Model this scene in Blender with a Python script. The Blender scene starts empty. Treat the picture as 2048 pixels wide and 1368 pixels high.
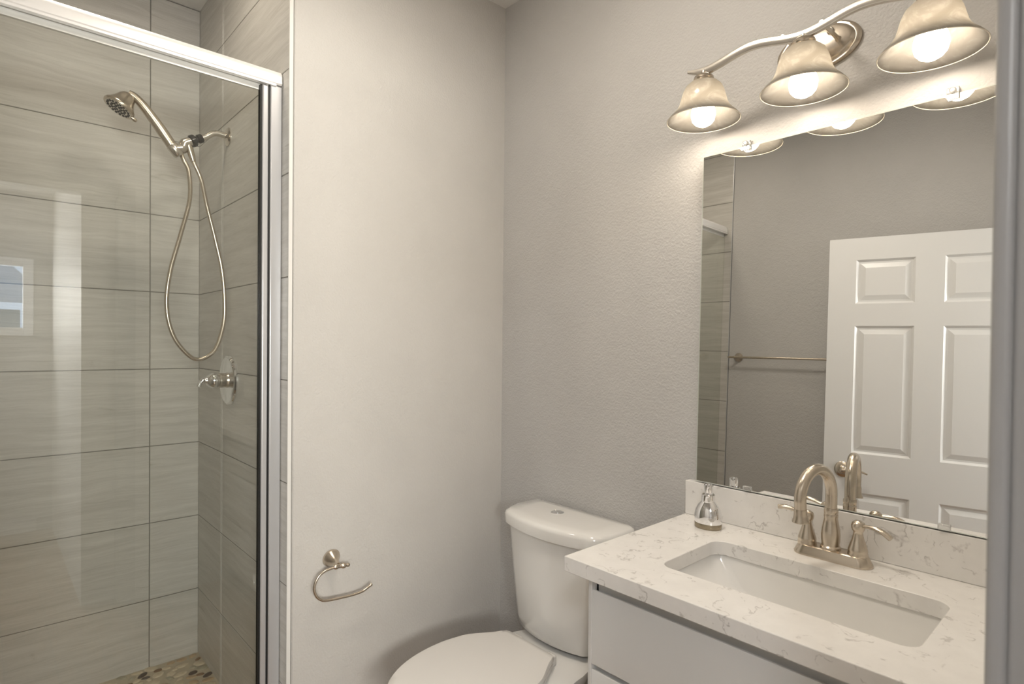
import bpy, bmesh, math, random
from mathutils import Vector, Matrix
random.seed(7)
sc = bpy.context.scene
COL = sc.collection
PI = math.pi

# ------------------------------------------------------------------ camera
CAM_P = (1.7317, -1.5036, 1.3526)
YAW, PITCH, ROLL, FPX, SX, SY = .749, -.0118, .010, 1162.02, 20.0, 17.35
F = Vector((-math.cos(YAW) * math.cos(PITCH), math.sin(YAW) * math.cos(PITCH), math.sin(PITCH)))
R0 = Vector((math.sin(YAW), math.cos(YAW), 0)); U0 = R0.cross(F)
Rv = R0 * math.cos(ROLL) + U0 * math.sin(ROLL); Uv = -R0 * math.sin(ROLL) + U0 * math.cos(ROLL)
cd = bpy.data.cameras.new('camera'); cam = bpy.data.objects.new('camera', cd); COL.objects.link(cam)
M = Matrix((Rv, Uv, -F)).transposed().to_4x4(); M.translation = Vector(CAM_P)
cam.matrix_world = M
cd.sensor_width = 36; cd.sensor_fit = 'HORIZONTAL'; cd.lens = FPX * 36 / 2048
cd.shift_x = -SX / 2048; cd.shift_y = SY / 2048
cd.clip_start = .01; cd.clip_end = 60
cd.dof.use_dof = True; cd.dof.focus_distance = 1.75; cd.dof.aperture_fstop = 6.3
sc.camera = cam

# ------------------------------------------------------------------ world, exposure, daylight
w = bpy.data.worlds.new('sky'); sc.world = w; w.use_nodes = True
bg = w.node_tree.nodes['Background']; bg.inputs[0].default_value = (.62, .78, 1.0, 1); bg.inputs[1].default_value = 5.0
sc.view_settings.view_transform = 'Standard'; sc.view_settings.look = 'None'
sc.view_settings.gamma = 1.0; sc.view_settings.use_curve_mapping = False
EXPOSURE = 0.22
sc.view_settings.exposure = EXPOSURE
BULB = 32.0        # vanity bulbs
DOME = 39.0        # bathroom ceiling dome
SHOWER_FILL = 64.0        # added fill light over the shower
BED_FILL = 78.0         # added fill light on the bedroom ceiling


def area_light(name, loc, rot, sx, sy, power, col):
    l = bpy.data.lights.new(name, 'AREA'); l.shape = 'RECTANGLE'; l.size = sx; l.size_y = sy; l.energy = power; l.color = col
    o = bpy.data.objects.new(name, l); COL.objects.link(o); o.location = loc; o.rotation_euler = rot
    return o
# daylight entering by the bedroom window, straight through the doorway
DAY = 106.0
area_light('daylight_window', (3.60, -2.10, 1.63), (0, PI / 2, 0), .50, 1.0, DAY, (1.0, .945, .87))

# ------------------------------------------------------------------ materials
def mat(name):
    m = bpy.data.materials.new(name); m.use_nodes = True
    return m, m.node_tree.nodes, m.node_tree.links, m.node_tree.nodes['Principled BSDF']
def simple(name, col, rough=.5, metal=0., coat=0., ior=1.5, spec=.5):
    m, n, l, b = mat(name)
    b.inputs['Base Color'].default_value = (*col, 1); b.inputs['Roughness'].default_value = rough
    b.inputs['Metallic'].default_value = metal; b.inputs['Coat Weight'].default_value = coat
    b.inputs['IOR'].default_value = ior; b.inputs['Specular IOR Level'].default_value = spec
    b.inputs['Coat Roughness'].default_value = .04
    return m
def objco(n):
    return n.new('ShaderNodeTexCoord').outputs['Object']
def geopos(n):
    return n.new('ShaderNodeNewGeometry').outputs['Position']
def noise(n, l, vec, scale, detail=3, rough=.55, dist=0.):
    t = n.new('ShaderNodeTexNoise'); t.inputs['Scale'].default_value = scale; t.inputs['Detail'].default_value = detail
    t.inputs['Roughness'].default_value = rough; t.inputs['Distortion'].default_value = dist
    if vec is not None: l.new(vec, t.inputs['Vector'])
    return t.outputs['Fac']
def ramp(n, l, fac, stops):
    r = n.new('ShaderNodeValToRGB'); e = r.color_ramp.elements
    while len(e) < len(stops): e.new(.5)
    for k, (p, c) in enumerate(stops):
        e[k].position = p; e[k].color = (*c, 1) if len(c) == 3 else c
    l.new(fac, r.inputs['Fac']); return r.outputs['Color']
def mathn(n, l, op, a, b=None, clamp=False):
    t = n.new('ShaderNodeMath'); t.operation = op; t.use_clamp = clamp
    for i, v in enumerate((a, b)):
        if v is None: continue
        if isinstance(v, (int, float)): t.inputs[i].default_value = v
        else: l.new(v, t.inputs[i])
    return t.outputs[0]
def mapping(n, l, vec, scale=(1, 1, 1), loc=(0, 0, 0), rot=(0, 0, 0)):
    t = n.new('ShaderNodeMapping'); t.inputs['Scale'].default_value = scale; t.inputs['Location'].default_value = loc
    t.inputs['Rotation'].default_value = rot; l.new(vec, t.inputs['Vector']); return t.outputs['Vector']
def bump(n, l, b, h, strength, dist):
    t = n.new('ShaderNodeBump'); t.inputs['Strength'].default_value = strength; t.inputs['Distance'].default_value = dist
    l.new(h, t.inputs['Height']); l.new(t.outputs['Normal'], b.inputs['Normal'])
def mixc(n, l, fac, a, b, mode='MIX'):
    t = n.new('ShaderNodeMix'); t.data_type = 'RGBA'; t.blend_type = mode
    for s, v in ((0, fac), (6, a), (7, b)):
        if isinstance(v, (int, float)): t.inputs[s].default_value = v
        elif isinstance(v, tuple): t.inputs[s].default_value = (*v, 1)
        else: l.new(v, t.inputs[s])
    return t.outputs[2]

def paint(name, col, strength=.6, scale=150):
    m, n, l, b = mat(name)
    p = geopos(n)
    a = noise(n, l, p, scale, 2.5, .5)
    c = noise(n, l, p, scale * .33, 2, .5)
    h = mathn(n, l, 'ADD', mathn(n, l, 'MULTIPLY', a, .6), mathn(n, l, 'MULTIPLY', c, .5))
    r = ramp(n, l, h, [(.42, (0, 0, 0)), (.68, (1, 1, 1))])
    v = noise(n, l, p, 5, 3)
    l.new(ramp(n, l, v, [(.3, tuple(x * .97 for x in col)), (.7, tuple(x * 1.02 for x in col))]), b.inputs['Base Color'])
    b.inputs['Roughness'].default_value = .52; b.inputs['Specular IOR Level'].default_value = .35
    bump(n, l, b, r, strength, .0016)
    return m
MAT = {}
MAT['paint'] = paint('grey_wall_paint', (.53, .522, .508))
MAT['cream'] = paint('lit_wall_paint', (.545, .528, .50), .4)  # same wall paint, with the stub wall's lamp-lit tone put into its colour
MAT['ceil'] = paint('white_ceiling_paint', (.88, .87, .85), .3, 110)
MAT['trim'] = simple('white_trim_paint', (.74, .74, .73), .35)
MAT['trim_shaded'] = simple('shaded_white_trim', (.31, .305, .30), .4)  # white trim, the shade of the doorway put into its colour
MAT['drywall_edge'] = simple('white_corner_bead', (.72, .71, .68), .45)

# streaky stone-look tile, each tile with its own offset in the UVs
def tile_mat(name, light, dark, vein):
    m, n, l, b = mat(name)
    uv = n.new('ShaderNodeUVMap').outputs['UV']
    wv = noise(n, l, mapping(n, l, uv, (2.2, 9, 1)), 1.0, 3, .6)
    off = n.new('ShaderNodeVectorMath'); off.operation = 'SCALE'
    cmb = n.new('ShaderNodeCombineXYZ'); l.new(mathn(n, l, 'MULTIPLY', wv, .06), cmb.inputs[1])
    add = n.new('ShaderNodeVectorMath'); add.operation = 'ADD'; l.new(uv, add.inputs[0]); l.new(cmb.outputs[0], add.inputs[1])
    q = add.outputs[0]
    a = noise(n, l, mapping(n, l, q, (2.2, 38, 1)), 1.0, 5, .62)
    c = noise(n, l, mapping(n, l, q, (9, 190, 1)), 1.0, 3, .6)
    d = noise(n, l, mapping(n, l, q, (3.0, 30, 1), (4.3, 1.7, 0)), 1.0, 6, .68, .6)
    e = noise(n, l, mapping(n, l, uv, (260, 420, 1)), 1.0, 2, .6)
    f = mathn(n, l, 'ADD', mathn(n, l, 'MULTIPLY', a, .55), mathn(n, l, 'ADD', mathn(n, l, 'MULTIPLY', c, .30), mathn(n, l, 'MULTIPLY', e, .15)))
    base = ramp(n, l, f, [(.37, dark), (.62, light)])
    vf = ramp(n, l, d, [(.62, (0, 0, 0)), (.76, (1, 1, 1))])
    vfm = mathn(n, l, 'MULTIPLY', vf, .72)
    l.new(mixc(n, l, vfm, base, vein), b.inputs['Base Color'])
    b.inputs['Roughness'].default_value = .42; b.inputs['Specular IOR Level'].default_value = .4
    bump(n, l, b, f, .15, .0008)
    return m
MAT['tile'] = tile_mat('stone_look_tile', (.63, .615, .58), (.485, .47, .435), (.33, .305, .26))
MAT['grout'] = simple('grey_grout', (.22, .21, .19), .85)
MAT['porcelain'] = simple('white_porcelain', (.80, .79, .765), .07, 0, .6)
MAT['seat_plastic'] = simple('white_seat_plastic', (.72, .70, .67), .22)
MAT['cabinet'] = simple('gloss_white_cabinet', (.70, .695, .68), .16, 0, .3)
MAT['chrome'] = simple('chrome', (.86, .86, .87), .06, 1)
MAT['dark_chrome'] = simple('smoked_base', (.33, .28, .20), .25, .6)
MAT['mirror'] = simple('mirror_silver', (.90, .905, .895), .0, 1)
MAT['mirror_edge'] = simple('polished_glass_edge', (.70, .74, .70), .08, .3)
MAT['black'] = simple('black_rubber', (.006, .006, .006), .55)
MAT['black_plastic'] = simple('black_plastic', (.012, .011, .010), .22)
MAT['white_plastic'] = simple('white_plastic', (.75, .74, .71), .3)
MAT['dark_slot'] = simple('dark_slot', (.03, .03, .03), .6)
MAT['shadow_gap'] = simple('unlit_board', (.42, .40, .36), .6)

def brushed(name, col, rough, vec_scale, metal=1.0):
    m, n, l, b = mat(name)
    p = objco(n)
    s = noise(n, l, mapping(n, l, p, vec_scale), 1.0, 3, .6)
    b.inputs['Metallic'].default_value = metal
    b.inputs['Base Color'].default_value = (*col, 1)
    l.new(ramp(n, l, s, [(.3, (rough * .96,) * 3), (.7, (rough * 1.05,) * 3)]), b.inputs['Roughness'])
    return m
MAT['nickel'] = simple('brushed_nickel', (.62, .55, .46), .26, 1)
MAT['nickel_bright'] = simple('satin_nickel', (.70, .66, .60), .22, 1)
MAT['alu'] = brushed('brushed_aluminium', (.92, .91, .90), .36, (300, 6, 300), .35)
MAT['alu_v'] = brushed('anodised_aluminium_post', (.60, .605, .62), .34, (300, 300, 6), .55)

def quartz():
    m, n, l, b = mat('white_quartz')
    p = geopos(n)
    warp = n.new('ShaderNodeTexNoise'); warp.inputs['Scale'].default_value = 16; warp.inputs['Detail'].default_value = 4; l.new(p, warp.inputs['Vector'])
    mx = n.new('ShaderNodeVectorMath'); mx.operation = 'SCALE'; l.new(warp.outputs['Color'], mx.inputs[0]); mx.inputs['Scale'].default_value = .13
    ad = n.new('ShaderNodeVectorMath'); ad.operation = 'ADD'; l.new(p, ad.inputs[0]); l.new(mx.outputs[0], ad.inputs[1])
    def vein(scale, thr, brk_scale, lo, hi, loc):
        f = noise(n, l, mapping(n, l, ad.outputs[0], (1, 1, 1), loc), scale, 2, .5)
        dd = mathn(n, l, 'ABSOLUTE', mathn(n, l, 'SUBTRACT', f, .5))
        line = ramp(n, l, dd, [(0, (1, 1, 1)), (thr, (0, 0, 0))])
        br = ramp(n, l, noise(n, l, mapping(n, l, p, (1, 1, 1), loc), brk_scale, 3, .65), [(lo, (0, 0, 0)), (hi, (1, 1, 1))])
        return mathn(n, l, 'MULTIPLY', line, br)
    v1 = vein(6, .010, 26, .45, .58, (0, 0, 0))
    v2 = vein(13, .020, 40, .51, .62, (3.1, 1.7, .4))
    f = mathn(n, l, 'MAXIMUM', v1, mathn(n, l, 'MULTIPLY', v2, .8), True)
    cloud = ramp(n, l, noise(n, l, p, 22, 4, .6), [(.3, (.775, .76, .735)), (.7, (.83, .815, .79))])
    l.new(mixc(n, l, mathn(n, l, 'MULTIPLY', f, .62), cloud, (.30, .275, .255)), b.inputs['Base Color'])
    b.inputs['Roughness'].default_value = .16; b.inputs['Specular IOR Level'].default_value = .45
    return m
MAT['quartz'] = quartz()

def planks():
    m, n, l, b = mat('brown_plank_floor')
    p = geopos(n)
    br = n.new('ShaderNodeTexBrick'); l.new(p, br.inputs['Vector'])
    br.inputs['Scale'].default_value = 1; br.inputs['Brick Width'].default_value = 1.1; br.inputs['Row Height'].default_value = .16
    br.inputs['Mortar Size'].default_value = .002; br.offset = .37
    br.inputs['Color1'].default_value = (.20, .118, .058, 1); br.inputs['Color2'].default_value = (.27, .165, .085, 1); br.inputs['Mortar'].default_value = (.06, .035, .02, 1)
    g = noise(n, l, mapping(n, l, p, (3, 55, 1)), 1.0, 5, .65)
    gr = ramp(n, l, g, [(.3, (.62, .60, .58)), (.7, (1.15, 1.12, 1.1))])
    l.new(mixc(n, l, 1.0, br.outputs['Color'], gr, 'MULTIPLY'), b.inputs['Base Color'])
    b.inputs['Roughness'].default_value = .4
    return m
MAT['planks'] = planks()

def glass_pane(name, tint, k=1.0):
    m = bpy.data.materials.new(name); m.use_nodes = True
    n, l = m.node_tree.nodes, m.node_tree.links
    n.clear()
    out = n.new('ShaderNodeOutputMaterial'); mix = n.new('ShaderNodeMixShader')
    tr = n.new('ShaderNodeBsdfTransparent'); tr.inputs[0].default_value = (*tint, 1)
    gl = n.new('ShaderNodeBsdfGlossy'); gl.inputs['Roughness'].default_value = 0.0
    g = n.new('ShaderNodeNewGeometry')
    dot = n.new('ShaderNodeVectorMath'); dot.operation = 'DOT_PRODUCT'
    l.new(g.outputs['Normal'], dot.inputs[0]); l.new(g.outputs['Incoming'], dot.inputs[1])
    c = mathn(n, l, 'ABSOLUTE', dot.outputs['Value'])
    f = mathn(n, l, 'POWER', mathn(n, l, 'SUBTRACT', 1.0, c, True), 5.0)
    f = mathn(n, l, 'ADD', mathn(n, l, 'MULTIPLY', f, .955), .045 * k, True)
    l.new(f, mix.inputs[0]); l.new(tr.outputs[0], mix.inputs[1]); l.new(gl.outputs[0], mix.inputs[2]); l.new(mix.outputs[0], out.inputs[0])
    return m
MAT['glass'] = glass_pane('shower_glass', (.975, .985, .970), 1.6)
MAT['window_glass'] = glass_pane('window_glass', (.98, .99, .99))

def clear_plastic():
    m, n, l, b = mat('clear_acrylic')
    b.inputs['Base Color'].default_value = (.96, .96, .95, 1); b.inputs['Transmission Weight'].default_value = .85
    b.inputs['Roughness'].default_value = .05; b.inputs['IOR'].default_value = 1.49
    return m
MAT['acrylic'] = clear_plastic()

def alabaster():
    m = bpy.data.materials.new('alabaster_glass'); m.use_nodes = True
    n, l = m.node_tree.nodes, m.node_tree.links
    n.clear()
    out = n.new('ShaderNodeOutputMaterial')
    p = objco(n)
    sw = noise(n, l, mapping(n, l, p, (1, 1, 1.4)), 16, 4, .6, 2.2)
    col = ramp(n, l, sw, [(.34, (.35, .333, .30)), (.52, (.37, .355, .325)), (.64, (.425, .41, .38))])
    df = n.new('ShaderNodeBsdfDiffuse'); tl = n.new('ShaderNodeBsdfTranslucent'); gl = n.new('ShaderNodeBsdfGlossy')
    gl.inputs['Roughness'].default_value = .12
    l.new(col, df.inputs[0]); l.new(col, tl.inputs[0])
    m1 = n.new('ShaderNodeMixShader'); m1.inputs[0].default_value = .72
    l.new(df.outputs[0], m1.inputs[1]); l.new(tl.outputs[0], m1.inputs[2])
    m2 = n.new('ShaderNodeMixShader'); m2.inputs[0].default_value = .05
    l.new(m1.outputs[0], m2.inputs[1]); l.new(gl.outputs[0], m2.inputs[2])
    l.new(m2.outputs[0], out.inputs[0])
    return m
MAT['alabaster'] = alabaster()
def emis(name, col, s):
    m = bpy.data.materials.new(name); m.use_nodes = True
    n, l = m.node_tree.nodes, m.node_tree.links; n.clear()
    e = n.new('ShaderNodeEmission'); e.inputs[0].default_value = (*col, 1); e.inputs[1].default_value = s
    o = n.new('ShaderNodeOutputMaterial'); l.new(e.outputs[0], o.inputs[0]); return m
MAT['dome'] = emis('lit_dome', (1.0, .90, .775), DOME)
MAT['bed_fill'] = emis('bedroom_fill_glow', (.96, .97, 1.0), BED_FILL)
MAT['shower_fill'] = emis('shower_fill_glow', (1.0, .88, .72), SHOWER_FILL)
MAT['shade_rim'] = simple('rim_glow_bead', (.60, .55, .46), .25)  # lighter opaque bead, its colour stands in for glow in the glass edge
MAT['bulb'] = emis('lit_bulb', (1.0, .85, .68), BULB)

def pebble(name, a, b_):
    m, n, l, b = mat(name)
    l.new(ramp(n, l, noise(n, l, geopos(n), 60, 3), [(.3, a), (.7, b_)]), b.inputs['Base Color'])
    b.inputs['Roughness'].default_value = .4
    return m
PEB = [pebble('cream_pebble', (.50, .43, .31), (.60, .53, .41)), pebble('tan_pebble', (.36, .27, .17), (.45, .35, .23)),
       pebble('brown_pebble', (.16, .105, .065), (.24, .16, .10)), pebble('dark_pebble', (.05, .045, .04), (.09, .08, .075)),
       pebble('grey_green_pebble', (.30, .29, .22), (.38, .36, .28))]
MAT['pan_grout'] = simple('sand_grout', (.47, .42, .33), .8)
MAT['siding'] = simple('grey_siding', (.33, .36, .40), .7)
MAT['white_ext'] = simple('white_exterior_trim', (.85, .86, .88), .5)
MAT['dark_pane'] = simple('dark_window_pane', (.12, .15, .16), .1)

# ------------------------------------------------------------------ mesh building
class MB:
    def __init__(s): s.v = []; s.f = []; s.mi = []; s.uv = []; s.mats = []
    def _m(s, m):
        if m is None: return 0
        if m not in s.mats: s.mats.append(m)
        return s.mats.index(m)
    def face(s, idx, m=0, uv=None): s.f.append(tuple(idx)); s.mi.append(m); s.uv.append(uv)
    def add(s, verts, faces, mat=None, T=None, flip=False):
        k = len(s.v); m = s._m(mat)
        for p in verts:
            p = Vector(p); s.v.append(tuple(T @ p) if T is not None else tuple(p))
        for f in faces: s.face([k + i for i in (reversed(f) if flip else f)], m)
        return s
    def box(s, x0, x1, y0, y1, z0, z1, mat=None, T=None):
        v = [(x, y, z) for z in (z0, z1) for y in (y0, y1) for x in (x0, x1)]
        f = [(0, 2, 3, 1), (4, 5, 7, 6), (0, 1, 5, 4), (2, 6, 7, 3), (0, 4, 6, 2), (1, 3, 7, 5)]
        return s.add(v, f, mat, T)
    def lathe(s, prof, n=32, T=None, mat=None, closed=False, sx=1., sy=1.):
        v = []; f = []; m = len(prof)
        for (r, z) in prof:
            for k in range(n):
                a = 2 * PI * k / n; v.append((r * math.cos(a) * sx, r * math.sin(a) * sy, z))
        rng = range(m if closed else m - 1)
        for i in rng:
            for k in range(n):
                j = (i + 1) % m
                f.append((i * n + k, i * n + (k + 1) % n, j * n + (k + 1) % n, j * n + k))
        if not closed:
            if prof[0][0] > 1e-6: f.append(tuple(reversed(range(n))))
            if prof[-1][0] > 1e-6: f.append(tuple(range((m - 1) * n, m * n)))
        return s.add(v, f, mat, T)
    def tube(s, pts, rad, n=14, mat=None, caps=True, flat=None):
        pts = [Vector(p) for p in pts]; m = len(pts)
        if not hasattr(rad, '__len__'): rad = [rad] * m
        tang = [(pts[min(i + 1, m - 1)] - pts[max(i - 1, 0)]).normalized() for i in range(m)]
        ref = Vector((0, 0, 1)) if abs(tang[0].z) < .9 else Vector((1, 0, 0))
        nrm = (ref - tang[0] * ref.dot(tang[0])).normalized()
        v = []; f = []
        for i in range(m):
            nrm = (nrm - tang[i] * nrm.dot(tang[i])).normalized(); bi = tang[i].cross(nrm)
            for k in range(n):
                a = 2 * PI * k / n
                ca, sa = math.cos(a), math.sin(a)
                if flat: v.append(pts[i] + nrm * ca * rad[i] * flat[0] + bi * sa * rad[i] * flat[1])
                else: v.append(pts[i] + nrm * ca * rad[i] + bi * sa * rad[i])
        for i in range(m - 1):
            for k in range(n): f.append((i * n + k, i * n + (k + 1) % n, (i + 1) * n + (k + 1) % n, (i + 1) * n + k))
        if caps: f += [tuple(reversed(range(n))), tuple(range((m - 1) * n, m * n))]
        return s.add(v, f, mat)
    def loft(s, rings, mat=None, caps=(True, True), T=None):
        n = len(rings[0]); v = [p for r in rings for p in r]; f = []
        for i in range(len(rings) - 1):
            for k in range(n): f.append((i * n + k, i * n + (k + 1) % n, (i + 1) * n + (k + 1) % n, (i + 1) * n + k))
        if caps[0]: f.append(tuple(reversed(range(n))))
        if caps[1]: f.append(tuple(range((len(rings) - 1) * n, len(rings) * n)))
        return s.add(v, f, mat, T)
    def mesh(s, name, mats, off=(0, 0, 0), smooth=None, bevel=None):
        me = bpy.data.meshes.new(name); off = Vector(off)
        me.from_pydata([tuple(Vector(p) - off) for p in s.v], [], s.f)
        for m in mats: me.materials.append(m)
        if len(mats) > 1 or s.mats: me.polygons.foreach_set('material_index', s.mi)
        if any(u is not None for u in s.uv):
            lay = me.uv_layers.new(name='UVMap')
            for p in me.polygons:
                u = s.uv[p.index]
                if u is None: continue
                for q, li in enumerate(p.loop_indices): lay.data[li].uv = u[q]
        me.update()
        if smooth is not None:
            me.polygons.foreach_set('use_smooth', [True] * len(me.polygons)); me.set_sharp_from_angle(angle=math.radians(smooth))
        return me

OFF = {}
def obj(name, mb, mats, parent=None, smooth=None, bevel=None, seg=2, loc=None, sub=0):
    """one mesh object; parts take their thing's origin"""
    if not isinstance(mats, (list, tuple)): mats = [mats]
    if mb.mats: mats = mb.mats
    off = OFF[parent.name] if parent else (loc if loc is not None else (0, 0, 0))
    me = mb.mesh(name, mats, off, smooth)
    o = bpy.data.objects.new(name, me); COL.objects.link(o); OFF[o.name] = off
    if parent: o.parent = parent
    else: o.location = off
    if bevel:
        b = o.modifiers.new('edge', 'BEVEL'); b.width = bevel; b.segments = seg; b.limit_method = 'ANGLE'; b.angle_limit = math.radians(40)
        b.harden_normals = False
        if smooth is None:
            me.polygons.foreach_set('use_smooth', [True] * len(me.polygons)); me.set_sharp_from_angle(angle=math.radians(30))
    if sub:
        q = o.modifiers.new('smooth', 'SUBSURF'); q.levels = sub; q.render_levels = sub
    return o
def thing(name, label, cat, loc, group=None):
    o = bpy.data.objects.new(name, None); COL.objects.link(o); o.location = loc; o.empty_display_size = .05
    o['label'] = label; o['category'] = cat; OFF[o.name] = tuple(loc)
    if group: o['group'] = group
    return o
def tag(o, label, cat, group=None):
    o['label'] = label; o['category'] = cat
    if group: o['group'] = group
    return o
def struct(name, mb, mats, label, cat, **kw):
    o = obj(name, mb, mats, **kw); o['kind'] = 'structure'; o['label'] = label; o['category'] = cat; return o

def frame(origin, zaxis, xaxis=None):
    z = Vector(zaxis).normalized(); x = Vector(xaxis) if xaxis else (Vector((0, 0, 1)) if abs(z.z) < .9 else Vector((1, 0, 0)))
    x = (x - z * x.dot(z)).normalized(); y = z.cross(x)
    m = Matrix((x, y, z)).transposed().to_4x4(); m.translation = Vector(origin); return m
def smooth_path(pts, n=8):
    pts = [Vector(p) for p in pts]; out = []
    P = [pts[0] * 2 - pts[1]] + pts + [pts[-1] * 2 - pts[-2]]
    for i in range(1, len(P) - 2):
        for k in range(n):
            t = k / n; a, b, c, d = P[i - 1], P[i], P[i + 1], P[i + 2]
            out.append(.5 * ((2 * b) + (c - a) * t + (2 * a - 5 * b + 4 * c - d) * t * t + (3 * b - a - 3 * c + d) * t ** 3))
    out.append(pts[-1]); return out
def rrect(x0, x1, y0, y1, r, z, n=6):
    p = []
    for cx, cy, a0 in ((x1 - r, y1 - r, 0), (x0 + r, y1 - r, 90), (x0 + r, y0 + r, 180), (x1 - r, y0 + r, 270)):
        for k in range(n + 1):
            a = math.radians(a0 + 90 * k / n); p.append((cx + r * math.cos(a), cy + r * math.sin(a), z))
    return p

# ------------------------------------------------------------------ key dimensions (metres)
YS = -.838          # tiled shower side wall
XB = -.971          # shower back wall
XG = -.0728         # shower glass
WF = -1.894         # wall opposite the mirror
CEIL = 2.664
XD = 1.672          # door wall, bathroom face
CT = .87            # counter top
YJ = -1.0           # doorway, side next to the vanity
TH, TZ0 = .308, .3128

# ------------------------------------------------------------------ room shell
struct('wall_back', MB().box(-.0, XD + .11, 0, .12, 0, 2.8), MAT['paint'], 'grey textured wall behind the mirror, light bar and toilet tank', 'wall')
# stub wall between shower and toilet
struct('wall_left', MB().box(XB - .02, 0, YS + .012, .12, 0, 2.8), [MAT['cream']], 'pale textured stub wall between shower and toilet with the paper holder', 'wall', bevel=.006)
struct('wall_front', MB().box(XB - .14, 1.60, WF - .14, WF - .012, 0, 2.8), MAT['paint'], 'grey wall opposite the mirror with towel bar', 'wall')
struct('shower_wall_back', MB().box(XB - .14, XB - .012, WF - .012, YS + .012, 0, 2.8), MAT['paint'], 'plaster wall behind the shower back tiles', 'wall')
struct('wall_front.001', MB().box(-.02, 1.60, WF - .012, WF - .002, 0, 2.8), MAT['paint'], 'grey plaster beside the tile strip behind the towel bar', 'wall')
struct('wall_right', MB().box(XD, XD + .11, YJ + .012, 0, 0, 2.8).box(XD, XD + .11, -1.80, YJ + .012, 2.075, 2.8), MAT['paint'], 'grey wall with the doorway beside the vanity', 'wall')
struct('wall_right.001', MB().box(1.49, XD + .11, WF - .14, -1.80, 0, 2.8), MAT['paint'], 'grey return wall at the hinge side of the doorway', 'wall')
struct('ceiling', MB().box(0, XD + .11, WF - .14, .12, CEIL, 2.8), MAT['ceil'], 'white textured bathroom ceiling', 'ceiling')
struct('ceiling.001', MB().box(XB - .14, 0, WF - .14, YS + .012, 2.722, 2.8), MAT['ceil'], 'white ceiling over the shower', 'ceiling')
struct('floor', MB().box(-.06, 3.6, -4.4, .12, -.08, 0), MAT['planks'], 'brown wood plank floor', 'floor')

# tiles --------------------------------------------------------------
def tiles(name, origin, ud, vd, nd, u0, u1, v0, v1, ujoints, vphase, label, parent=None, back=.011, vh=TH):
    """tile slabs on a plane; ud/vd/nd unit directions, origin the plane's zero"""
    o, ud, vd, nd = Vector(origin), Vector(ud), Vector(vd), Vector(nd)
    mb = MB(); gi = mb._m(MAT['grout']); ti = mb._m(MAT['tile'])
    P = lambda u, v, d: tuple(o + ud * u + vd * v + nd * d)
    flip = ud.cross(vd).dot(nd) < 0
    def quad(pts, m, uv=None):
        k = len(mb.v); mb.v += pts; idx = [k, k + 1, k + 2, k + 3]
        if flip: idx = idx[::-1]; uv = uv[::-1] if uv else None
        mb.face(idx, m, uv)
    # grout bed (a closed slab just behind the tile faces)
    c = [P(u, v, d) for d in (-back, -.0012) for v in (v0, v1) for u in (u0, u1)]
    k = len(mb.v); mb.v += c
    for f in [(0, 2, 3, 1), (4, 5, 7, 6), (0, 1, 5, 4), (2, 6, 7, 3), (0, 4, 6, 2), (1, 3, 7, 5)]:
        mb.face([k + i for i in (reversed(f) if flip else f)], gi)
    us = [u0] + [j for j in sorted(ujoints) if u0 < j < u1] + [u1]
    vs = [v0]; kk = math.ceil((v0 - vphase) / vh + 1e-6)
    while vphase + kk * vh < v1 - 1e-4: vs.append(vphase + kk * vh); kk += 1
    vs.append(v1); g = .0016; r = .0008
    for i in range(len(us) - 1):
        for j in range(len(vs) - 1):
            a, b, e, h = us[i] + (g if i else 0), us[i + 1] - (g if i < len(us) - 2 else 0), vs[j] + g, vs[j + 1] - g
            if b - a < .004 or h - e < .004: continue
            du, dv = random.uniform(0, 40), random.uniform(0, 40)
            uv = [(a - us[i] + du, e - vs[j] + dv), (b - us[i] + du, e - vs[j] + dv), (b - us[i] + du, h - vs[j] + dv), (a - us[i] + du, h - vs[j] + dv)]
            top = [P(a + r, e + r, 0), P(b - r, e + r, 0), P(b - r, h - r, 0), P(a + r, h - r, 0)]
            bot = [P(a, e, -.0013), P(b, e, -.0013), P(b, h, -.0013), P(a, h, -.0013)]
            quad(top, ti, uv)
            for q in range(4):
                quad([bot[q], bot[(q + 1) % 4], top[(q + 1) % 4], top[q]], ti, [uv[q], uv[(q + 1) % 4], uv[(q + 1) % 4], uv[q]])
    return struct(name, mb, None, label, 'wall tile')
tiles('shower_tile_back', (XB, 0, 0), (0, 1, 0), (0, 0, 1), (1, 0, 0), WF, YS, .0, 2.72, [-1.0135, -1.6235], TZ0, 'streaked beige stone tile on the shower back wall')
tiles('shower_tile_side', (0, YS, 0), (1, 0, 0), (0, 0, 1), (0, -1, 0), XB, .0, .0, 2.80, [-.660, -.0445 - .60], TZ0, 'streaked brown stone tile on the shower wall with the valve')
tiles('shower_tile_front', (0, WF, 0), (1, 0, 0), (0, 0, 1), (0, 1, 0), XB, -.0257, .0, 2.80, [-.360], .7720 - TH, 'streaked stone tile strip seen in the mirror beside the towel bar', back=.0115)

# metal trims at the tile edges and the drywall corner next to the shower
struct('trim_1', MB().box(-.0025, .0015, YS - .002, YS + .009, 0, 2.66), MAT['drywall_edge'], 'thin pale edge strip between shower tile and wall', 'trim')
struct('trim_2', MB().box(-.0262, -.0217, WF - .002, WF + .0025, 0, 2.66), MAT['alu_v'], 'thin metal edge strip on the tile opposite the mirror', 'trim')

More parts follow.
